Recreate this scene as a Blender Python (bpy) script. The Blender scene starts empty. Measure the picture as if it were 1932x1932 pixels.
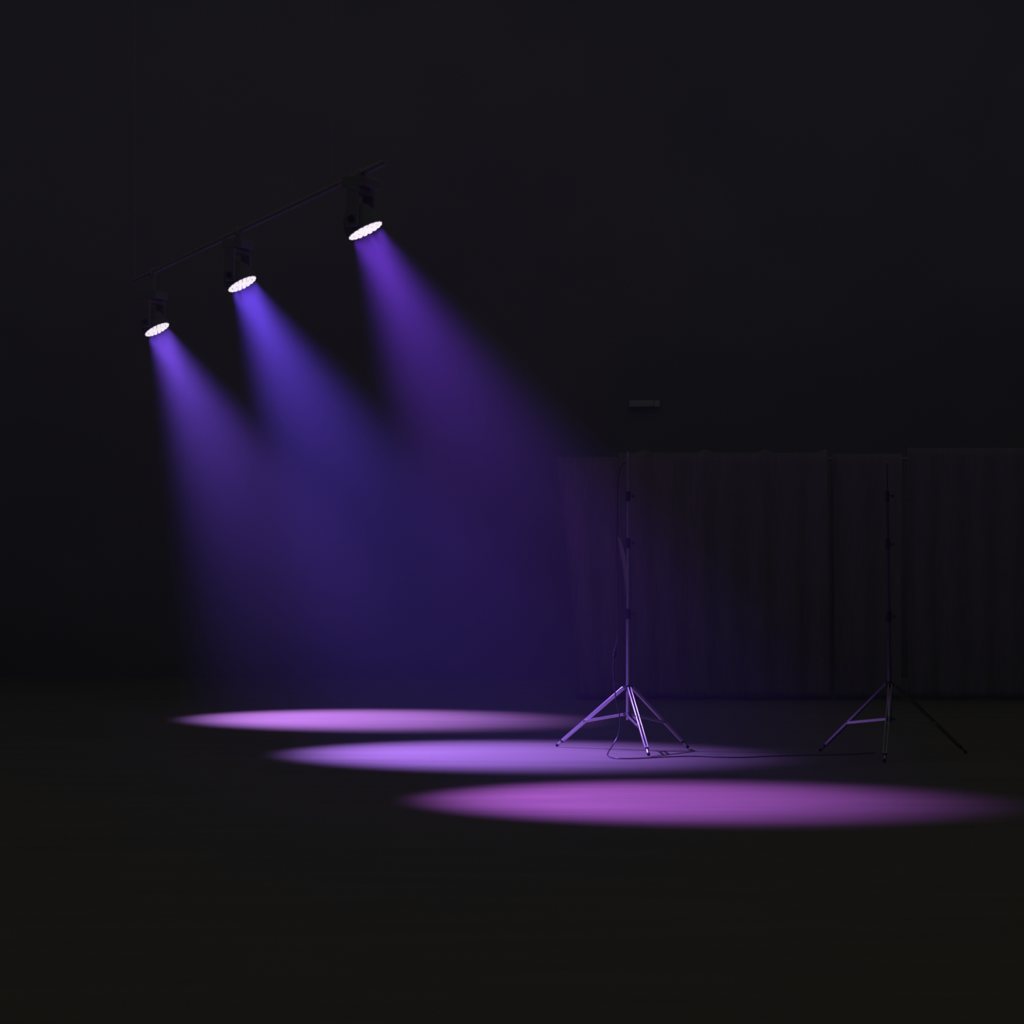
import bpy, bmesh, math, random
from mathutils import Vector, Matrix
random.seed(4)
PI = math.pi
scene = bpy.context.scene
C = scene.collection

# ------------------------------------------------------------------ camera, world, exposure
F = 5800.0            # focal length in pixels of the 1932 px frame
H = 2.27              # eye height of the camera above the stage floor
cam_d = bpy.data.cameras.new('camera')
cam_d.sensor_width = 36.0
cam_d.lens = F / 1932.0 * 36.0
cam_d.shift_y = 6.0 / 1932.0
cam_d.clip_end = 300
cam = bpy.data.objects.new('camera', cam_d)
cam.location = (0, 0, H)
cam.rotation_euler = (PI / 2, 0, 0)
C.objects.link(cam)
scene.camera = cam

AMBIENT = 0.059
world = bpy.data.worlds.new('dim_hall')
scene.world = world
world.use_nodes = True
bg = world.node_tree.nodes['Background']
bg.inputs[0].default_value = (0.97, 1.05, 1.08, 1)
bg.inputs[1].default_value = AMBIENT

scene.view_settings.view_transform = 'Standard'
scene.view_settings.look = 'None'
scene.view_settings.gamma = 1.0
scene.view_settings.use_curve_mapping = False
scene.view_settings.exposure = 0.0
scene.cycles.adaptive_threshold = 0.05
scene.cycles.max_bounces = 4
scene.cycles.diffuse_bounces = 2
scene.cycles.glossy_bounces = 3

HAZE = 0.0085
BEAM_W = 13500.0


def P(x, y, d):
    """a point at distance d that the photograph shows at pixel (x, y)"""
    return Vector(((x - 966.0) * d / F, d, H - (y - 972.0) * d / F))


# ------------------------------------------------------------------ materials
def principled(name, col, rough=0.6, metal=0.0, spec=0.5, noise=0.0, scale=8.0, bump=0.0, stretch=(1, 1, 1)):
    m = bpy.data.materials.new(name)
    m.use_nodes = True
    nt = m.node_tree
    b = nt.nodes['Principled BSDF']
    b.inputs['Base Color'].default_value = (*col, 1)
    b.inputs['Roughness'].default_value = rough
    b.inputs['Metallic'].default_value = metal
    b.inputs['Specular IOR Level'].default_value = spec
    if noise or bump:
        tc = nt.nodes.new('ShaderNodeTexCoord')
        mp = nt.nodes.new('ShaderNodeMapping')
        mp.inputs['Scale'].default_value = stretch
        n = nt.nodes.new('ShaderNodeTexNoise')
        n.inputs['Scale'].default_value = scale
        n.inputs['Detail'].default_value = 6
        nt.links.new(tc.outputs['Object'], mp.inputs['Vector'])
        nt.links.new(mp.outputs['Vector'], n.inputs['Vector'])
        if noise:
            r = nt.nodes.new('ShaderNodeValToRGB')
            r.color_ramp.elements[0].position = 0.3
            r.color_ramp.elements[1].position = 0.7
            r.color_ramp.elements[0].color = (*[c * (1 - noise) for c in col], 1)
            r.color_ramp.elements[1].color = (*[min(1, c * (1 + noise)) for c in col], 1)
            nt.links.new(n.outputs['Fac'], r.inputs['Fac'])
            nt.links.new(r.outputs['Color'], b.inputs['Base Color'])
        if bump:
            bp = nt.nodes.new('ShaderNodeBump')
            bp.inputs['Strength'].default_value = bump
            bp.inputs['Distance'].default_value = 0.01
            nt.links.new(n.outputs['Fac'], bp.inputs['Height'])
            nt.links.new(bp.outputs['Normal'], b.inputs['Normal'])
    return m


def emitter(name, col, strength):
    m = bpy.data.materials.new(name)
    m.use_nodes = True
    b = m.node_tree.nodes['Principled BSDF']
    b.inputs['Base Color'].default_value = (0.2, 0.2, 0.2, 1)
    b.inputs['Emission Color'].default_value = (*col, 1)
    b.inputs['Emission Strength'].default_value = strength
    m.cycles.emission_sampling = 'NONE'
    return m


M_FLOOR = principled('stage_floor_paint', (0.150, 0.131, 0.085), 0.75, 0, 0.12, 0.10, 1.6, 0.0, (0.35, 1.6, 1))
M_WALL = principled('black_wall_paint', (0.18, 0.165, 0.14), 0.9, 0, 0.1, 0.15, 0.5)
M_CLOTH = principled('charcoal_drape_cloth', (0.20, 0.17, 0.17), 0.85, 0, 0.15, 0.15, 3.0, 0.1, (8, 8, 1))
M_LITFOLD = principled('lit_fold_cloth', (0.5, 0.42, 0.45), 0.8, 0, 0.2, 0.1, 6.0)  # drape cloth made paler, the brightness of a lit fold put into its colour
M_STEEL = principled('satin_stand_aluminium', (0.75, 0.73, 0.75), 0.38, 1.0, 0.5, 0.05, 30.0)
M_SHADESTEEL = principled('shaded_stand_aluminium', (0.34, 0.33, 0.35), 0.2, 1.0, 0.5, 0.05, 30.0)  # stand metal darkened, the shade on the right-hand stand put into its colour
M_POLISHED = principled('polished_brace_steel', (0.88, 0.86, 0.88), 0.27, 1.0, 0.5, 0.04, 30.0)
M_BLACK = principled('black_plastic', (0.018, 0.018, 0.02), 0.5, 0, 0.4, 0.1, 40.0)
M_RUBBER = principled('black_rubber', (0.015, 0.014, 0.016), 0.8, 0, 0.2, 0.1, 60.0)
M_CABLE = principled('black_cable_jacket', (0.03, 0.026, 0.032), 0.4, 0, 0.5, 0.1, 60.0)
M_HOUSING = principled('dark_lamp_housing', (0.22, 0.20, 0.205), 0.9, 0, 0.05, 0.1, 20.0)
M_PIPE = principled('dark_painted_pipe', (0.30, 0.29, 0.27), 0.9, 0, 0.05, 0.1, 10.0)
M_GREYBOX = principled('pale_grey_casing', (0.42, 0.42, 0.42), 0.6, 0, 0.3, 0.05, 10.0)
M_LED = emitter('lit_led_lens', (0.94, 0.84, 1.0), 1.12)
M_LEDGAP = emitter('lit_diffuser_plate', (0.55, 0.48, 0.85), 0.24)


# ------------------------------------------------------------------ mesh helpers
def obj(name, bm, mat, parent=None, smooth=False, bevel=0.0):
    me = bpy.data.meshes.new(name)
    bmesh.ops.recalc_face_normals(bm, faces=bm.faces)
    bm.to_mesh(me)
    bm.free()
    if smooth:
        for p in me.polygons:
            p.use_smooth = True
        me.set_sharp_from_angle(angle=math.radians(40))
    me.materials.append(mat)
    o = bpy.data.objects.new(name, me)
    C.objects.link(o)
    if parent:
        o.parent = parent
    if bevel:
        b = o.modifiers.new('bevel', 'BEVEL')
        b.width = bevel
        b.segments = 2
    return o


def empty(name, loc, label, cat, group=None, rz=0.0):
    o = bpy.data.objects.new(name, None)
    o.empty_display_size = 0.1
    C.objects.link(o)
    o.location = loc
    o.rotation_euler = (0, 0, rz)
    tag(o, label, cat, group)
    return o


def tag(o, label, cat, group=None):
    o['label'] = label
    o['category'] = cat
    if group:
        o['group'] = group


def frame(a, b, up=Vector((0, 0, 1))):
    z = (b - a).normalized()
    if abs(z.dot(up)) > 0.999:
        up = Vector((0, 1, 0))
    x = up.cross(z).normalized()
    y = z.cross(x)
    return x, y, z


def add_box(bm, lo, hi):
    vs = [bm.verts.new((x, y, z)) for x in (lo[0], hi[0]) for y in (lo[1], hi[1]) for z in (lo[2], hi[2])]
    for f in ((0, 1, 3, 2), (4, 6, 7, 5), (0, 4, 5, 1), (2, 3, 7, 6), (0, 2, 6, 4), (1, 5, 7, 3)):
        bm.faces.new([vs[i] for i in f])


def add_profile(bm, prof, a, b, up=Vector((0, 0, 1))):
    """sweep a closed 2-D outline (x across, y up) from a to b"""
    a, b = Vector(a), Vector(b)
    x, y, z = frame(a, b, up)
    r0 = [bm.verts.new(a + x * p[0] + y * p[1]) for p in prof]
    r1 = [bm.verts.new(b + x * p[0] + y * p[1]) for p in prof]
    n = len(prof)
    for i in range(n):
        bm.faces.new((r0[i], r0[(i + 1) % n], r1[(i + 1) % n], r1[i]))
    bm.faces.new(r0)
    bm.faces.new(list(reversed(r1)))


def add_lathe(bm, prof, a, axis, seg=20):
    """revolve (radius, height) pairs about axis from point a"""
    a = Vector(a)
    x, y, z = frame(a, a + Vector(axis))
    rings = []
    for r, h in prof:
        if r < 1e-6:
            rings.append([bm.verts.new(a + z * h)])
        else:
            rings.append([bm.verts.new(a + z * h + x * r * math.cos(t) + y * r * math.sin(t))
                          for t in (2 * PI * k / seg for k in range(seg))])
    for r0, r1 in zip(rings, rings[1:]):
        for k in range(seg):
            k2 = (k + 1) % seg
            if len(r0) == 1 and len(r1) > 1:
                bm.faces.new((r0[0], r1[k2], r1[k]))
            elif len(r1) == 1 and len(r0) > 1:
                bm.faces.new((r0[k], r0[k2], r1[0]))
            elif len(r0) > 1:
                bm.faces.new((r0[k], r0[k2], r1[k2], r1[k]))
    if len(rings[0]) > 1:
        bm.faces.new(list(reversed(rings[0])))
    if len(rings[-1]) > 1:
        bm.faces.new(rings[-1])


def cyl(bm, a, b, r, seg=16, r2=None):
    a, b = Vector(a), Vector(b)
    L = (b - a).length
    add_lathe(bm, [(r, 0), (r if r2 is None else r2, L)], a, b - a, seg)


def catmull(pts, n=8):
    out = []
    p = [pts[0]] + list(pts) + [pts[-1]]
    for i in range(1, len(p) - 2):
        for k in range(n):
            t = k / n
            out.append(0.5 * ((2 * p[i]) + (p[i + 1] - p[i - 1]) * t + (2 * p[i - 1] - 5 * p[i] + 4 * p[i + 1] - p[i + 2]) * t * t
                              + (-p[i - 1] + 3 * p[i] - 3 * p[i + 1] + p[i + 2]) * t ** 3))
    out.append(p[-2])
    return out


def add_tube(bm, pts, r, seg=8):
    rings = []
    nrm = None
    for i, p in enumerate(pts):
        t = (pts[min(i + 1, len(pts) - 1)] - pts[max(i - 1, 0)]).normalized()
        if nrm is None:
            nrm = t.orthogonal().normalized()
        nrm = (nrm - t * nrm.dot(t)).normalized()
        bn = t.cross(nrm)
        rings.append([bm.verts.new(p + nrm * r * math.cos(2 * PI * k / seg) + bn * r * math.sin(2 * PI * k / seg)) for k in range(seg)])
    for r0, r1 in zip(rings, rings[1:]):
        for k in range(seg):
            bm.faces.new((r0[k], r0[(k + 1) % seg], r1[(k + 1) % seg], r1[k]))
    bm.faces.new(list(reversed(rings[0])))
    bm.faces.new(rings[-1])


def new():
    return bmesh.new()


# ------------------------------------------------------------------ the setting
WALL_D = 43.0
REAR = -4.0
SIDE = 13.0
for nm, lo, hi, mt in (('floor', (-SIDE, REAR, -0.3), (SIDE, WALL_D, 0.0), M_FLOOR),
                       ('wall_back', (-SIDE - 0.3, WALL_D, -0.3), (SIDE + 0.3, WALL_D + 0.3, 12.0), M_WALL),
                       ('wall_front', (-SIDE - 0.3, REAR - 0.3, -0.3), (SIDE + 0.3, REAR, 12.0), M_WALL),
                       ('wall_left', (-SIDE - 0.3, REAR, -0.3), (-SIDE, WALL_D, 12.0), M_WALL),
                       ('wall_right', (SIDE, REAR, -0.3), (SIDE + 0.3, WALL_D, 12.0), M_WALL),
                       # roof beams that the lighting pipe hangs from
                       ('trim_1', (-SIDE, 26.0, 10.7), (SIDE, 26.3, 11.0), M_WALL),
                       ('trim_2', (-SIDE, 36.4, 10.7), (SIDE, 36.7, 11.0), M_WALL)):
    bm = new(); add_box(bm, lo, hi)
    o = obj(nm, bm, mt); o['kind'] = 'structure'

# ------------------------------------------------------------------ haze that fills the stage
bm = new(); add_box(bm, (-SIDE + 0.01, REAR + 0.01, 0.002), (SIDE - 0.01, WALL_D - 0.002, 10.6))
hm = bpy.data.materials.new('stage_haze')
hm.use_nodes = True
nt = hm.node_tree
nt.nodes.remove(nt.nodes['Principled BSDF'])
vs = nt.nodes.new('ShaderNodeVolumeScatter')
vs.inputs['Color'].default_value = (0.54, 0.47, 1.0, 1)
geo = nt.nodes.new('ShaderNodeNewGeometry')
sep = nt.nodes.new('ShaderNodeSeparateXYZ')
nt.links.new(geo.outputs['Position'], sep.inputs[0])
mr = nt.nodes.new('ShaderNodeMapRange')          # warm haze gathers higher up
mr.inputs['From Min'].default_value = 0.0
mr.inputs['From Max'].default_value = 5.0
mr.inputs['To Min'].default_value = HAZE * 0.32
mr.inputs['To Max'].default_value = HAZE * 1.5
nt.links.new(sep.outputs['Z'], mr.inputs['Value'])
m2 = nt.nodes.new('ShaderNodeMapRange')          # and thins out again above the lamps
m2.inputs['From Min'].default_value = 5.0
m2.inputs['From Max'].default_value = 9.0
m2.inputs['To Min'].default_value = 1.0
m2.inputs['To Max'].default_value = 0.3
nt.links.new(sep.outputs['Z'], m2.inputs['Value'])
ml = nt.nodes.new('ShaderNodeMath')
ml.operation = 'MULTIPLY'
nt.links.new(mr.outputs[0], ml.inputs[0])
nt.links.new(m2.outputs[0], ml.inputs[1])
nt.links.new(ml.outputs[0], vs.inputs['Density'])
hm.cycles.volume_step_rate = 4.0
vs.inputs['Anisotropy'].default_value = 0.0
nt.links.new(vs.outputs[0], nt.nodes['Material Output'].inputs['Volume'])
haze = obj('stage_haze', bm, hm)
haze['kind'] = 'stuff'
tag(haze, 'thin violet-lit stage haze hanging in the air around the beams', 'haze')

# ------------------------------------------------------------------ the three lamps
PIPE_Z = 5.06
LAMPS = [
    # pixel of lens, distance, in-plane tilt, lean towards camera (m on the floor), colour, power factor, label
    ((296, 621), 35.2, 26.9, 0.95, (0.36, 0.155, 1.0), 0.85,
     'glowing round spotlight farthest back, lowest and leftmost of three, throwing the rear floor pool'),
    ((456.5, 535), 30.1, 27.2, 0.9, (0.27, 0.128, 1.0), 0.85,
     'glowing round spotlight hanging between the other two, with the bluest beam'),
    ((689, 434), 25.1, 26.5, 0.6, (0.36, 0.10, 0.95), 0.53,
     'largest glowing round spotlight, highest of three, throwing the front floor pool'),
]
LED_R = 0.0196
led_mesh = None


def lamp(px, d, tilt, lean, col, power, label):
    global led_mesh
    lens = P(px[0], px[1], d)
    h = lens.z
    ax = Vector((math.tan(math.radians(tilt)) * h, -lean, -h)).normalized()      # beam axis
    root = empty('moving_head_light', lens, label, 'spotlight', 'spotlights hanging over the stage')
    O = Vector((0, 0, 0))
    bk = -ax
    # tilting head: a drum that narrows to the rear, with cooling ribs
    bm = new()
    add_lathe(bm, [(0.146, -0.002), (0.158, 0.0), (0.160, 0.05), (0.150, 0.075), (0.152, 0.085), (0.142, 0.10), (0.144, 0.11),
                   (0.132, 0.13), (0.134, 0.14), (0.118, 0.165), (0.10, 0.195), (0.06, 0.21), (0, 0.212)], O, bk, 40)
    head = obj('head', bm, M_HOUSING, root, True)
    # lens plate and its lenses
    bm = new()
    add_lathe(bm, [(0, 0), (0.150, 0), (0.150, 0.006)], O - bk * 0.004, bk, 40)
    plate = obj('diffuser_plate', bm, M_LEDGAP, head)
    x, y, z = frame(O, ax)
    if led_mesh is None:
        bm = new()
        add_lathe(bm, [(LED_R, 0.0), (LED_R, 0.006), (LED_R * 0.86, 0.010), (LED_R * 0.5, 0.0125), (0, 0.0135)], (0, 0, 0), (0, 0, 1), 12)
        t = obj('led_lens', bm, M_LED, head, True)
        led_mesh = t.data
        bpy.data.objects.remove(t)
    rot = Matrix((x, y, z)).transposed().to_4x4()
    for n, rr in ((1, 0), (6, 0.0436), (12, 0.0872), (18, 0.1305)):
        for k in range(n):
            a = 2 * PI * k / n + (0.26 if n == 12 else 0)
            c = ax * 0.003 + (x * math.cos(a) + y * math.sin(a)) * rr
            l = bpy.data.objects.new('led_lens', led_mesh)
            C.objects.link(l)
            l.parent = head
            l.matrix_local = Matrix.Translation(c) @ rot
    # yoke: two arms and a bridge
    piv = bk * 0.085
    side = Vector((0.35, 1, 0)).normalized()
    side = (side - ax * side.dot(ax)).normalized()
    side.z = 0
    side.normalize()
    bridge_z = piv.z + 0.235
    bm = new()
    for s in (-1, 1):
        a = piv + side * s * 0.185
        prof = [(-0.02, -0.05), (0.02, -0.05), (0.02, 0.05), (-0.02, 0.05)]
        b = Vector((a.x, a.y, bridge_z))
        add_profile(bm, prof, a - Vector((0, 0, 0.06)), b, side.cross(Vector((0, 0, 1))))
    c = Vector((piv.x, piv.y, bridge_z))
    add_profile(bm, [(-0.05, -0.02), (0.05, -0.02), (0.05, 0.03), (-0.05, 0.03)], c - side * 0.205, c + side * 0.205)
    yoke = obj('yoke', bm, M_HOUSING, root, False, 0.008)
    for s in (-1, 1):
        bm = new()
        cyl(bm, piv + side * s * 0.13, piv + side * s * 0.222, 0.03, 16)
        obj('tilt_knob', bm, M_BLACK, yoke, True)
    # base box with a display, then the clamp and drop tube up to the pipe
    bm = new()
    fx = Vector((0, 0, 1)).cross(side).normalized()
    b0 = c + Vector((0, 0, 0.035))
    add_profile(bm, [(-0.105, 0), (0.105, 0), (0.105, 0.07), (0.085, 0.085), (-0.085, 0.085), (-0.105, 0.07)], b0 - side * 0.15, b0 + side * 0.15)
    base = obj('base', bm, M_HOUSING, root, False, 0.006)
    bm = new()
    top = b0 + Vector((0, 0, 0.08))
    zt = PIPE_Z - lens.z
    cyl(bm, top, Vector((top.x, top.y, zt - 0.045)), 0.017, 12)
    obj('drop_tube', bm, M_PIPE, root, True)
    bm = new()
    pd = PIPE_DIR
    cc = Vector((top.x, top.y, zt))
    cyl(bm, cc - pd * 0.03, cc + pd * 0.03, 0.046, 18)
    obj('pipe_clamp', bm, M_PIPE, root, True)
    # the light that the lenses give off
    for k in range(13):
        ld = bpy.data.lights.new('beam', 'SPOT')
        ld.color = col
        ld.energy = BEAM_W * power / 13
        ld.spot_size = math.radians(46.6)
        ld.spot_blend = 1.0
        ld.shadow_soft_size = 0.03
        lo = bpy.data.objects.new('beam', ld)
        C.objects.link(lo)
        lo.parent = root
        lo.location = ax * 0.027
        if k < 9:
            lo.location += (x * math.cos(k * PI / 4.5) + y * math.sin(k * PI / 4.5)) * 0.112
        else:
            lo.location += (x * math.cos(k * PI / 2) + y * math.sin(k * PI / 2)) * 0.05
        lo.rotation_euler = (-ax).to_track_quat('Z', 'Y').to_euler()
    return Vector((lens.x + top.x, lens.y + top.y, PIPE_Z))


# direction of the pipe the lamps hang from
a0 = P(*LAMPS[0][0], LAMPS[0][1]); a1 = P(*LAMPS[2][0], LAMPS[2][1])
PIPE_DIR = Vector((a1.x - a0.x, a1.y - a0.y, 0)).normalized()
tops = [lamp(*L) for L in LAMPS]

pipe = empty('lighting_pipe', (tops[0].x, tops[0].y, PIPE_Z), 'black pipe running into the dark above the three spotlights', 'pipe')
bm = new()
A = Vector((0, 0, 0)) - PIPE_DIR * 1.6
B = (tops[2] - tops[0]) + PIPE_DIR * 0.9
B.z = 0
cyl(bm, A, B, 0.025, 16)
obj('tube', bm, M_PIPE, pipe, True)
for wd in (26.15, 36.55):
    q = A.lerp(B, (wd - tops[0].y - A.y) / (B.y - A.y))
    bm = new()
    cyl(bm, q, q + Vector((0, 0, 10.7 - PIPE_Z)), 0.0025, 6)
    obj('hanging_wire', bm, M_PIPE, pipe)

# ------------------------------------------------------------------ tripod stands
def tripod(name, cx, cd, label, legs, top_z, joints, lean=0.0, zu=0.61, mat=None):
    """legs: list of (azimuth in degrees, foot radius)"""
    root = empty(name, (cx, cd, 0), label, 'stand', 'tripod stands in front of the drapes')
    zl = 0.352
    mat = mat or M_STEEL
    # telescoping column
    zs = [0.30] + joints + [top_z]
    r = 0.0185
    axis = Vector((lean, 0, 1))
    col = None
    for k in range(len(zs) - 1):
        bm = new()
        cyl(bm, axis * zs[k], axis * (zs[k + 1] + (0.0 if k == len(zs) - 2 else 0.01)), r, 20)
        obj('column_tube', bm, mat, root, True)
        if k < len(zs) - 2:
            bm = new()
            add_lathe(bm, [(r + 0.003, -0.05), (r + 0.009, -0.045), (r + 0.009, 0.045), (r + 0.002, 0.05)], axis * zs[k + 1], axis, 20)
            cl = obj('locking_collar', bm, M_BLACK, root, True)
            bm = new()
            p0 = axis * zs[k + 1] + Vector((r, -0.01, 0))
            cyl(bm, p0, p0 + Vector((0.028, -0.012, 0)), 0.006, 8)
            p1 = p0 + Vector((0.028, -0.012, 0))
            cyl(bm, p1, p1 + Vector((0.012, -0.004, 0)), 0.018, 12)
            obj('knob', bm, M_BLACK, cl, True)
        r -= 0.003
    bm = new()
    add_lathe(bm, [(0.006, 0), (0.008, 0.0), (0.008, 0.02), (0.005, 0.024), (0.005, 0.034), (0.008, 0.038), (0.008, 0.05)], axis * top_z, axis, 12)
    obj('spigot', bm, mat, root, True)
    # the two hubs
    for zz, hh in ((zu, 0.03), (zl, 0.022)):
        bm = new()
        add_lathe(bm, [(0.020, -hh), (0.029, -hh + 0.004), (0.029, hh - 0.004), (0.020, hh)], (lean * zz, 0, zz), (0, 0, 1), 20)
        for az, rad in legs:
            a = math.radians(az)
            u = Vector((math.cos(a), math.sin(a), 0))
            add_profile(bm, [(-0.008, -0.011), (0.008, -0.011), (0.008, 0.011), (-0.008, 0.011)], Vector((0, 0, zz)) + u * 0.02, Vector((0, 0, zz)) + u * 0.058)
        obj('upper_hub' if zz == zu else 'lower_hub', bm, M_BLACK, root, False, 0.002)
    for az, rad in legs:
        a = math.radians(az)
        u = Vector((math.cos(a), math.sin(a), 0))
        top = Vector((0, 0, zu)) + u * 0.045
        foot = u * rad + Vector((0, 0, 0.012))
        dr = (foot - top).normalized()
        end = foot - dr * 0.10
        # each leg is a pair of parallel flat bars
        w, t, hgt = 0.020, 0.011, 0.0145
        bm = new()
        for sg in (-1, 1):
            lo_, hi_ = sorted((sg * w, sg * (w - t)))
            add_profile(bm, [(lo_, -hgt), (hi_, -hgt), (hi_, hgt), (lo_, hgt)], top, end)
        leg = obj('leg', bm, mat, root, True, 0.004)
        # tapered end tube with its rubber foot
        bm = new()
        cyl(bm, end - dr * 0.02, foot - dr * 0.028, 0.0125, 14)
        obj('end_tube', bm, mat, leg, True)
        bm = new()
        add_lathe(bm, [(0.0135, 0), (0.0165, 0.003), (0.0165, 0.022), (0.0135, 0.025)], end - dr * 0.004, dr, 14)
        obj('end_band', bm, M_RUBBER, leg, True)
        bm = new()
        add_lathe(bm, [(0.013, 0), (0.0155, 0.006), (0.0155, 0.024), (0.010, 0.030), (0, 0.031)], foot - dr * 0.034, dr, 14)
        obj('rubber_foot', bm, M_RUBBER, leg, True)
        # a pair of flat brace bars from the lower hub to the leg
        f = 0.565
        q = top.lerp(foot, f)
        sd = u.cross(Vector((0, 0, 1))).normalized()
        for s in (-1, 1):
            bm = new()
            off = sd * s * 0.0255
            add_profile(bm, [(-0.003, -0.0125), (0.003, -0.0125), (0.003, 0.0125), (-0.003, 0.0125)],
                        Vector((0, 0, zl)) + u * 0.038 + off, q + off + dr * 0.008)
            obj('brace', bm, M_POLISHED, leg, False, 0.001)
        bm = new()
        cyl(bm, q - sd * 0.033, q + sd * 0.033, 0.006, 10)
        obj('hinge_pin', bm, M_BLACK, leg, True)
    return root


SD = 29.6
SX = (1185 - 966) * SD / F
tripod('tripod_stand', SX, SD, 'silvery tripod stand with a tall thin pole, cable beside it, in the middle light pool',
       [(146, 0.83), (-77, 0.75), (19, 0.63)], 2.83, [1.32, 2.0, 2.45])
RD = 28.9
RX = (1680 - 966) * RD / F
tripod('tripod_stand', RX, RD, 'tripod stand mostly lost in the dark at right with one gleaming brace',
       [(139, 0.815), (259, 0.80), (19, 0.80)], 2.75, [1.32, 2.0, 2.45], -0.012, 0.68, M_SHADESTEEL)

# ------------------------------------------------------------------ cable beside the left stand
cab = empty('power_cable', P(1145, 1423, 29.2), 'thin black cable hanging beside the tall tripod and trailing across the floor', 'cable')
org = cab.location.copy(); org.z = 0
cab.location = org
RC = 0.0055
def on_floor(x, y):
    d = F * (H - RC) / (y - 972.0)
    v = P(x, y, d); v.z = RC + 0.001
    return v
pts = [P(1182, 872, 29.55), P(1172, 880, 29.5), P(1166, 910, 29.47), P(1165, 960, 29.45), P(1164, 1030, 29.45), P(1166, 1080, 29.43), P(1166, 1130, 29.42), P(1166, 1170, 29.4),
       P(1165, 1200, 29.38), P(1162, 1220, 29.36), P(1159, 1238, 29.35), P(1157, 1260, 29.33), P(1159, 1290, 29.3), P(1163, 1325, 29.28),
       P(1169, 1352, 29.26), P(1169, 1374, 29.25), P(1165, 1390, 29.24), P(1156, 1406, 29.22)]
pts += [on_floor(1147, 1420.5), on_floor(1147, 1426), on_floor(1158, 1430.5), on_floor(1180, 1431.5), on_floor(1215, 1430.5), on_floor(1260, 1428),
        on_floor(1310, 1427), on_floor(1355, 1428.5), on_floor(1400, 1429), on_floor(1450, 1427), on_floor(1510, 1425), on_floor(1580, 1424), on_floor(1650, 1421)]
bm = new()
add_tube(bm, [p - org for p in catmull(pts, 7)], RC, 8)
obj('cord', bm, M_CABLE, cab, True)
bm = new()
c0, c1 = P(1161.5, 1224, 29.355) - org, P(1158.5, 1242, 29.345) - org
L = (c1 - c0).length
add_lathe(bm, [(0.008, 0), (0.017, 0.012), (0.019, L * 0.45), (0.015, L * 0.55), (0.018, L * 0.62), (0.016, L * 0.85), (0.008, L)], c0, c1 - c0, 14)
obj('inline_connector', bm, M_RUBBER, cab, True)
bm = new()
c0 = P(1159.5, 1293, 29.298) - org
add_lathe(bm, [(0.009, -0.014), (0.011, -0.010), (0.011, 0.010), (0.009, 0.014)], c0, (0.1, 0, -1), 12)
cyl(bm, c0, c0 + Vector((0.02, -0.004, 0.018)), 0.003, 6)
obj('cable_tie', bm, M_CABLE, cab, True)

# ------------------------------------------------------------------ drapes behind the stands
DD = 37.8
PIPE_T = P(1200, 866, DD).z
rail = empty('curtain_stand', (P(1045, 1322, DD).x, DD, 0), 'dark freestanding pipe frame that the drapes hang from', 'frame')
rx0 = rail.location.x
x_end = P(1990, 1322, DD).x
bm = new(); cyl(bm, (0.10, 0, PIPE_T), (x_end - rx0, 0, PIPE_T), 0.022, 14)
obj('crossbar', bm, M_PIPE, rail, True)
for xx in (0.42, P(1570, 0, DD).x - rx0, x_end - rx0 - 0.05):
    bm = new(); cyl(bm, (xx, 0.0, 0.012), (xx, 0.0, PIPE_T - 0.02), 0.022, 14)
    up = obj('upright', bm, M_PIPE, rail, True)
    bm = new(); add_box(bm, (xx - 0.12, -0.02, 0.0), (xx + 0.12, 0.40, 0.012))
    obj('base_plate', bm, M_PIPE, up, False, 0.003)


def drape(label, left, right, top_y, bot_y, folds, depth, seed, dy, peaks=0.0):
    """left/right: (pixel x, pixel y) outlines from top to bottom; hangs at distance DD + dy"""
    rnd = random.Random(seed)
    d = DD + dy
    def at_edge(e, y):
        for (x0, y0), (x1, y1) in zip(e, e[1:]):
            if y <= y1:
                return x0 + (x1 - x0) * max(0, (y - y0)) / (y1 - y0)
        return e[-1][0]
    nu, nv = folds * 20, 28
    ph = [rnd.uniform(-0.5, 0.5) for _ in range(folds + 2)]
    am = [rnd.uniform(0.55, 1.25) for _ in range(folds + 2)]
    bm = new()
    grid = []
    org = P((left[0][0] + right[0][0]) / 2, bot_y, d)
    zmin = org.z
    for j in range(nv + 1):
        v = j / nv
        y = top_y + (bot_y - top_y) * v
        row = []
        for i in range(nu + 1):
            u = i / nu
            xl, xr = at_edge(left, y), at_edge(right, y)
            # folds: sharper ridges, gathered at the top
            k = u * folds
            kk = min(int(k), folds - 1)
            a = am[kk] * (1 - (k - kk)) + am[kk + 1] * (k - kk)
            w = math.sin(2 * PI * k + ph[kk] * (1 - (k - kk)) + ph[kk + 1] * (k - kk) + 0.5 * math.sin(2.2 * v + seed))
            yy = depth * a * w * (0.35 + 0.65 * v) - 0.02 * math.exp(-30 * u) - 0.02 * math.exp(-30 * (1 - u))
            p = P(xl + (xr - xl) * u, y, d)
            p.y += yy
            if j == 0 and peaks:
                p.z += peaks * max(0, math.sin(2 * PI * k * 0.5 + seed)) ** 6
            if j == nv:
                p.z += 0.006 * math.sin(k * 3 + seed)
            p.z = max(p.z, 0.006)
            row.append(bm.verts.new(p - org))
        grid.append(row)
    for j in range(nv):
        for i in range(nu):
            bm.faces.new((grid[j][i], grid[j][i + 1], grid[j + 1][i + 1], grid[j + 1][i]))
    o = obj('stage_curtain', bm, M_CLOTH, None, True)
    o.location = org
    s = o.modifiers.new('thickness', 'SOLIDIFY')
    s.thickness = 0.006
    tag(o, label, 'curtain', 'dark drapes hung behind the tripod stands')
    return o


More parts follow.
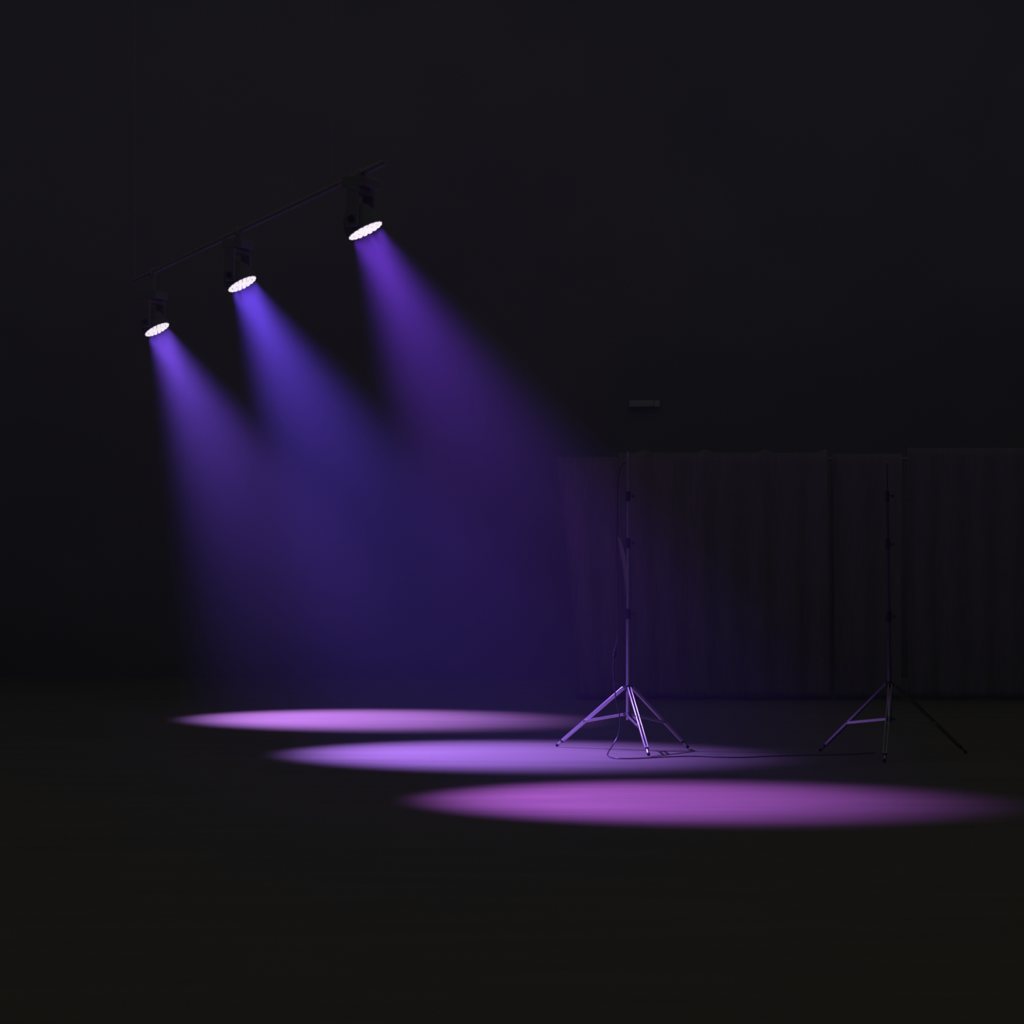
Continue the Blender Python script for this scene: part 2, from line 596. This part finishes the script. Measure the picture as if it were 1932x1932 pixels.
drape('narrow dark violet drape at left end, tapering inward to its hem beside the tripod',
      [(1050, 860), (1060, 940), (1070, 1040), (1080, 1140), (1085, 1220), (1087, 1322)], [(1172, 860), (1180, 1040), (1186, 1322)], 862, 1319, 2, 0.030, 1, -0.10)
wide = drape('wide dark drape just right of the tall tripod pole, with small peaks along its top',
      [(1166, 854), (1168, 1010), (1180, 1140), (1186, 1319)], [(1562, 854), (1566, 1319)], 854, 1319, 7, 0.030, 5, -0.16, 0.04)
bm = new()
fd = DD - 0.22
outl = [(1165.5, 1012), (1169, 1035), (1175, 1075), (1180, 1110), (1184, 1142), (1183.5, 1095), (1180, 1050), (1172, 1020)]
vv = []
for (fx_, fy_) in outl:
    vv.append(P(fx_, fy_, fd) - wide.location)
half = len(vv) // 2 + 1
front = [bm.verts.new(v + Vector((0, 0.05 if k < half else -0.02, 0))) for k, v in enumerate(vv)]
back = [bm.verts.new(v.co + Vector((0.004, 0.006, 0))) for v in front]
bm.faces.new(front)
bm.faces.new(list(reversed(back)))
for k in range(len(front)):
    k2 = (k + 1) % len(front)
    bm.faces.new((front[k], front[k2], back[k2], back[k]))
e = obj('lit_edge_fold', bm, M_LITFOLD, wide)  # pale sliver painted for light catching the curtain edge
e['label'] = 'fold of the curtain edge beside the pole, coloured pale as if lit'
drape('dark drape directly behind the right-hand tripod stand',
      [(1570, 856), (1576, 1319)], [(1702, 856), (1700, 1319)], 856, 1319, 2, 0.030, 9, -0.10)
drape('rightmost dark drape, running out of the picture at its right edge',
      [(1712, 844), (1712, 1319)], [(1985, 846), (1985, 1319)], 845, 1319, 5, 0.030, 13, -0.13)

# ------------------------------------------------------------------ faint grey unit on the back wall
wx = P(1215, 762, WALL_D)
unit = empty('wall_unit', (wx.x, WALL_D, wx.z), 'small pale grey casing high on the dark back wall above the drapes', 'wall unit')
bm = new(); add_box(bm, (-0.21, -0.10, -0.045), (0.13, 0.0, 0.045))
obj('casing', bm, M_GREYBOX, unit, False, 0.012)
bm = new(); add_box(bm, (0.14, -0.09, -0.05), (0.22, 0.0, 0.045))
obj('end_cap', bm, M_GREYBOX, unit, False, 0.012)
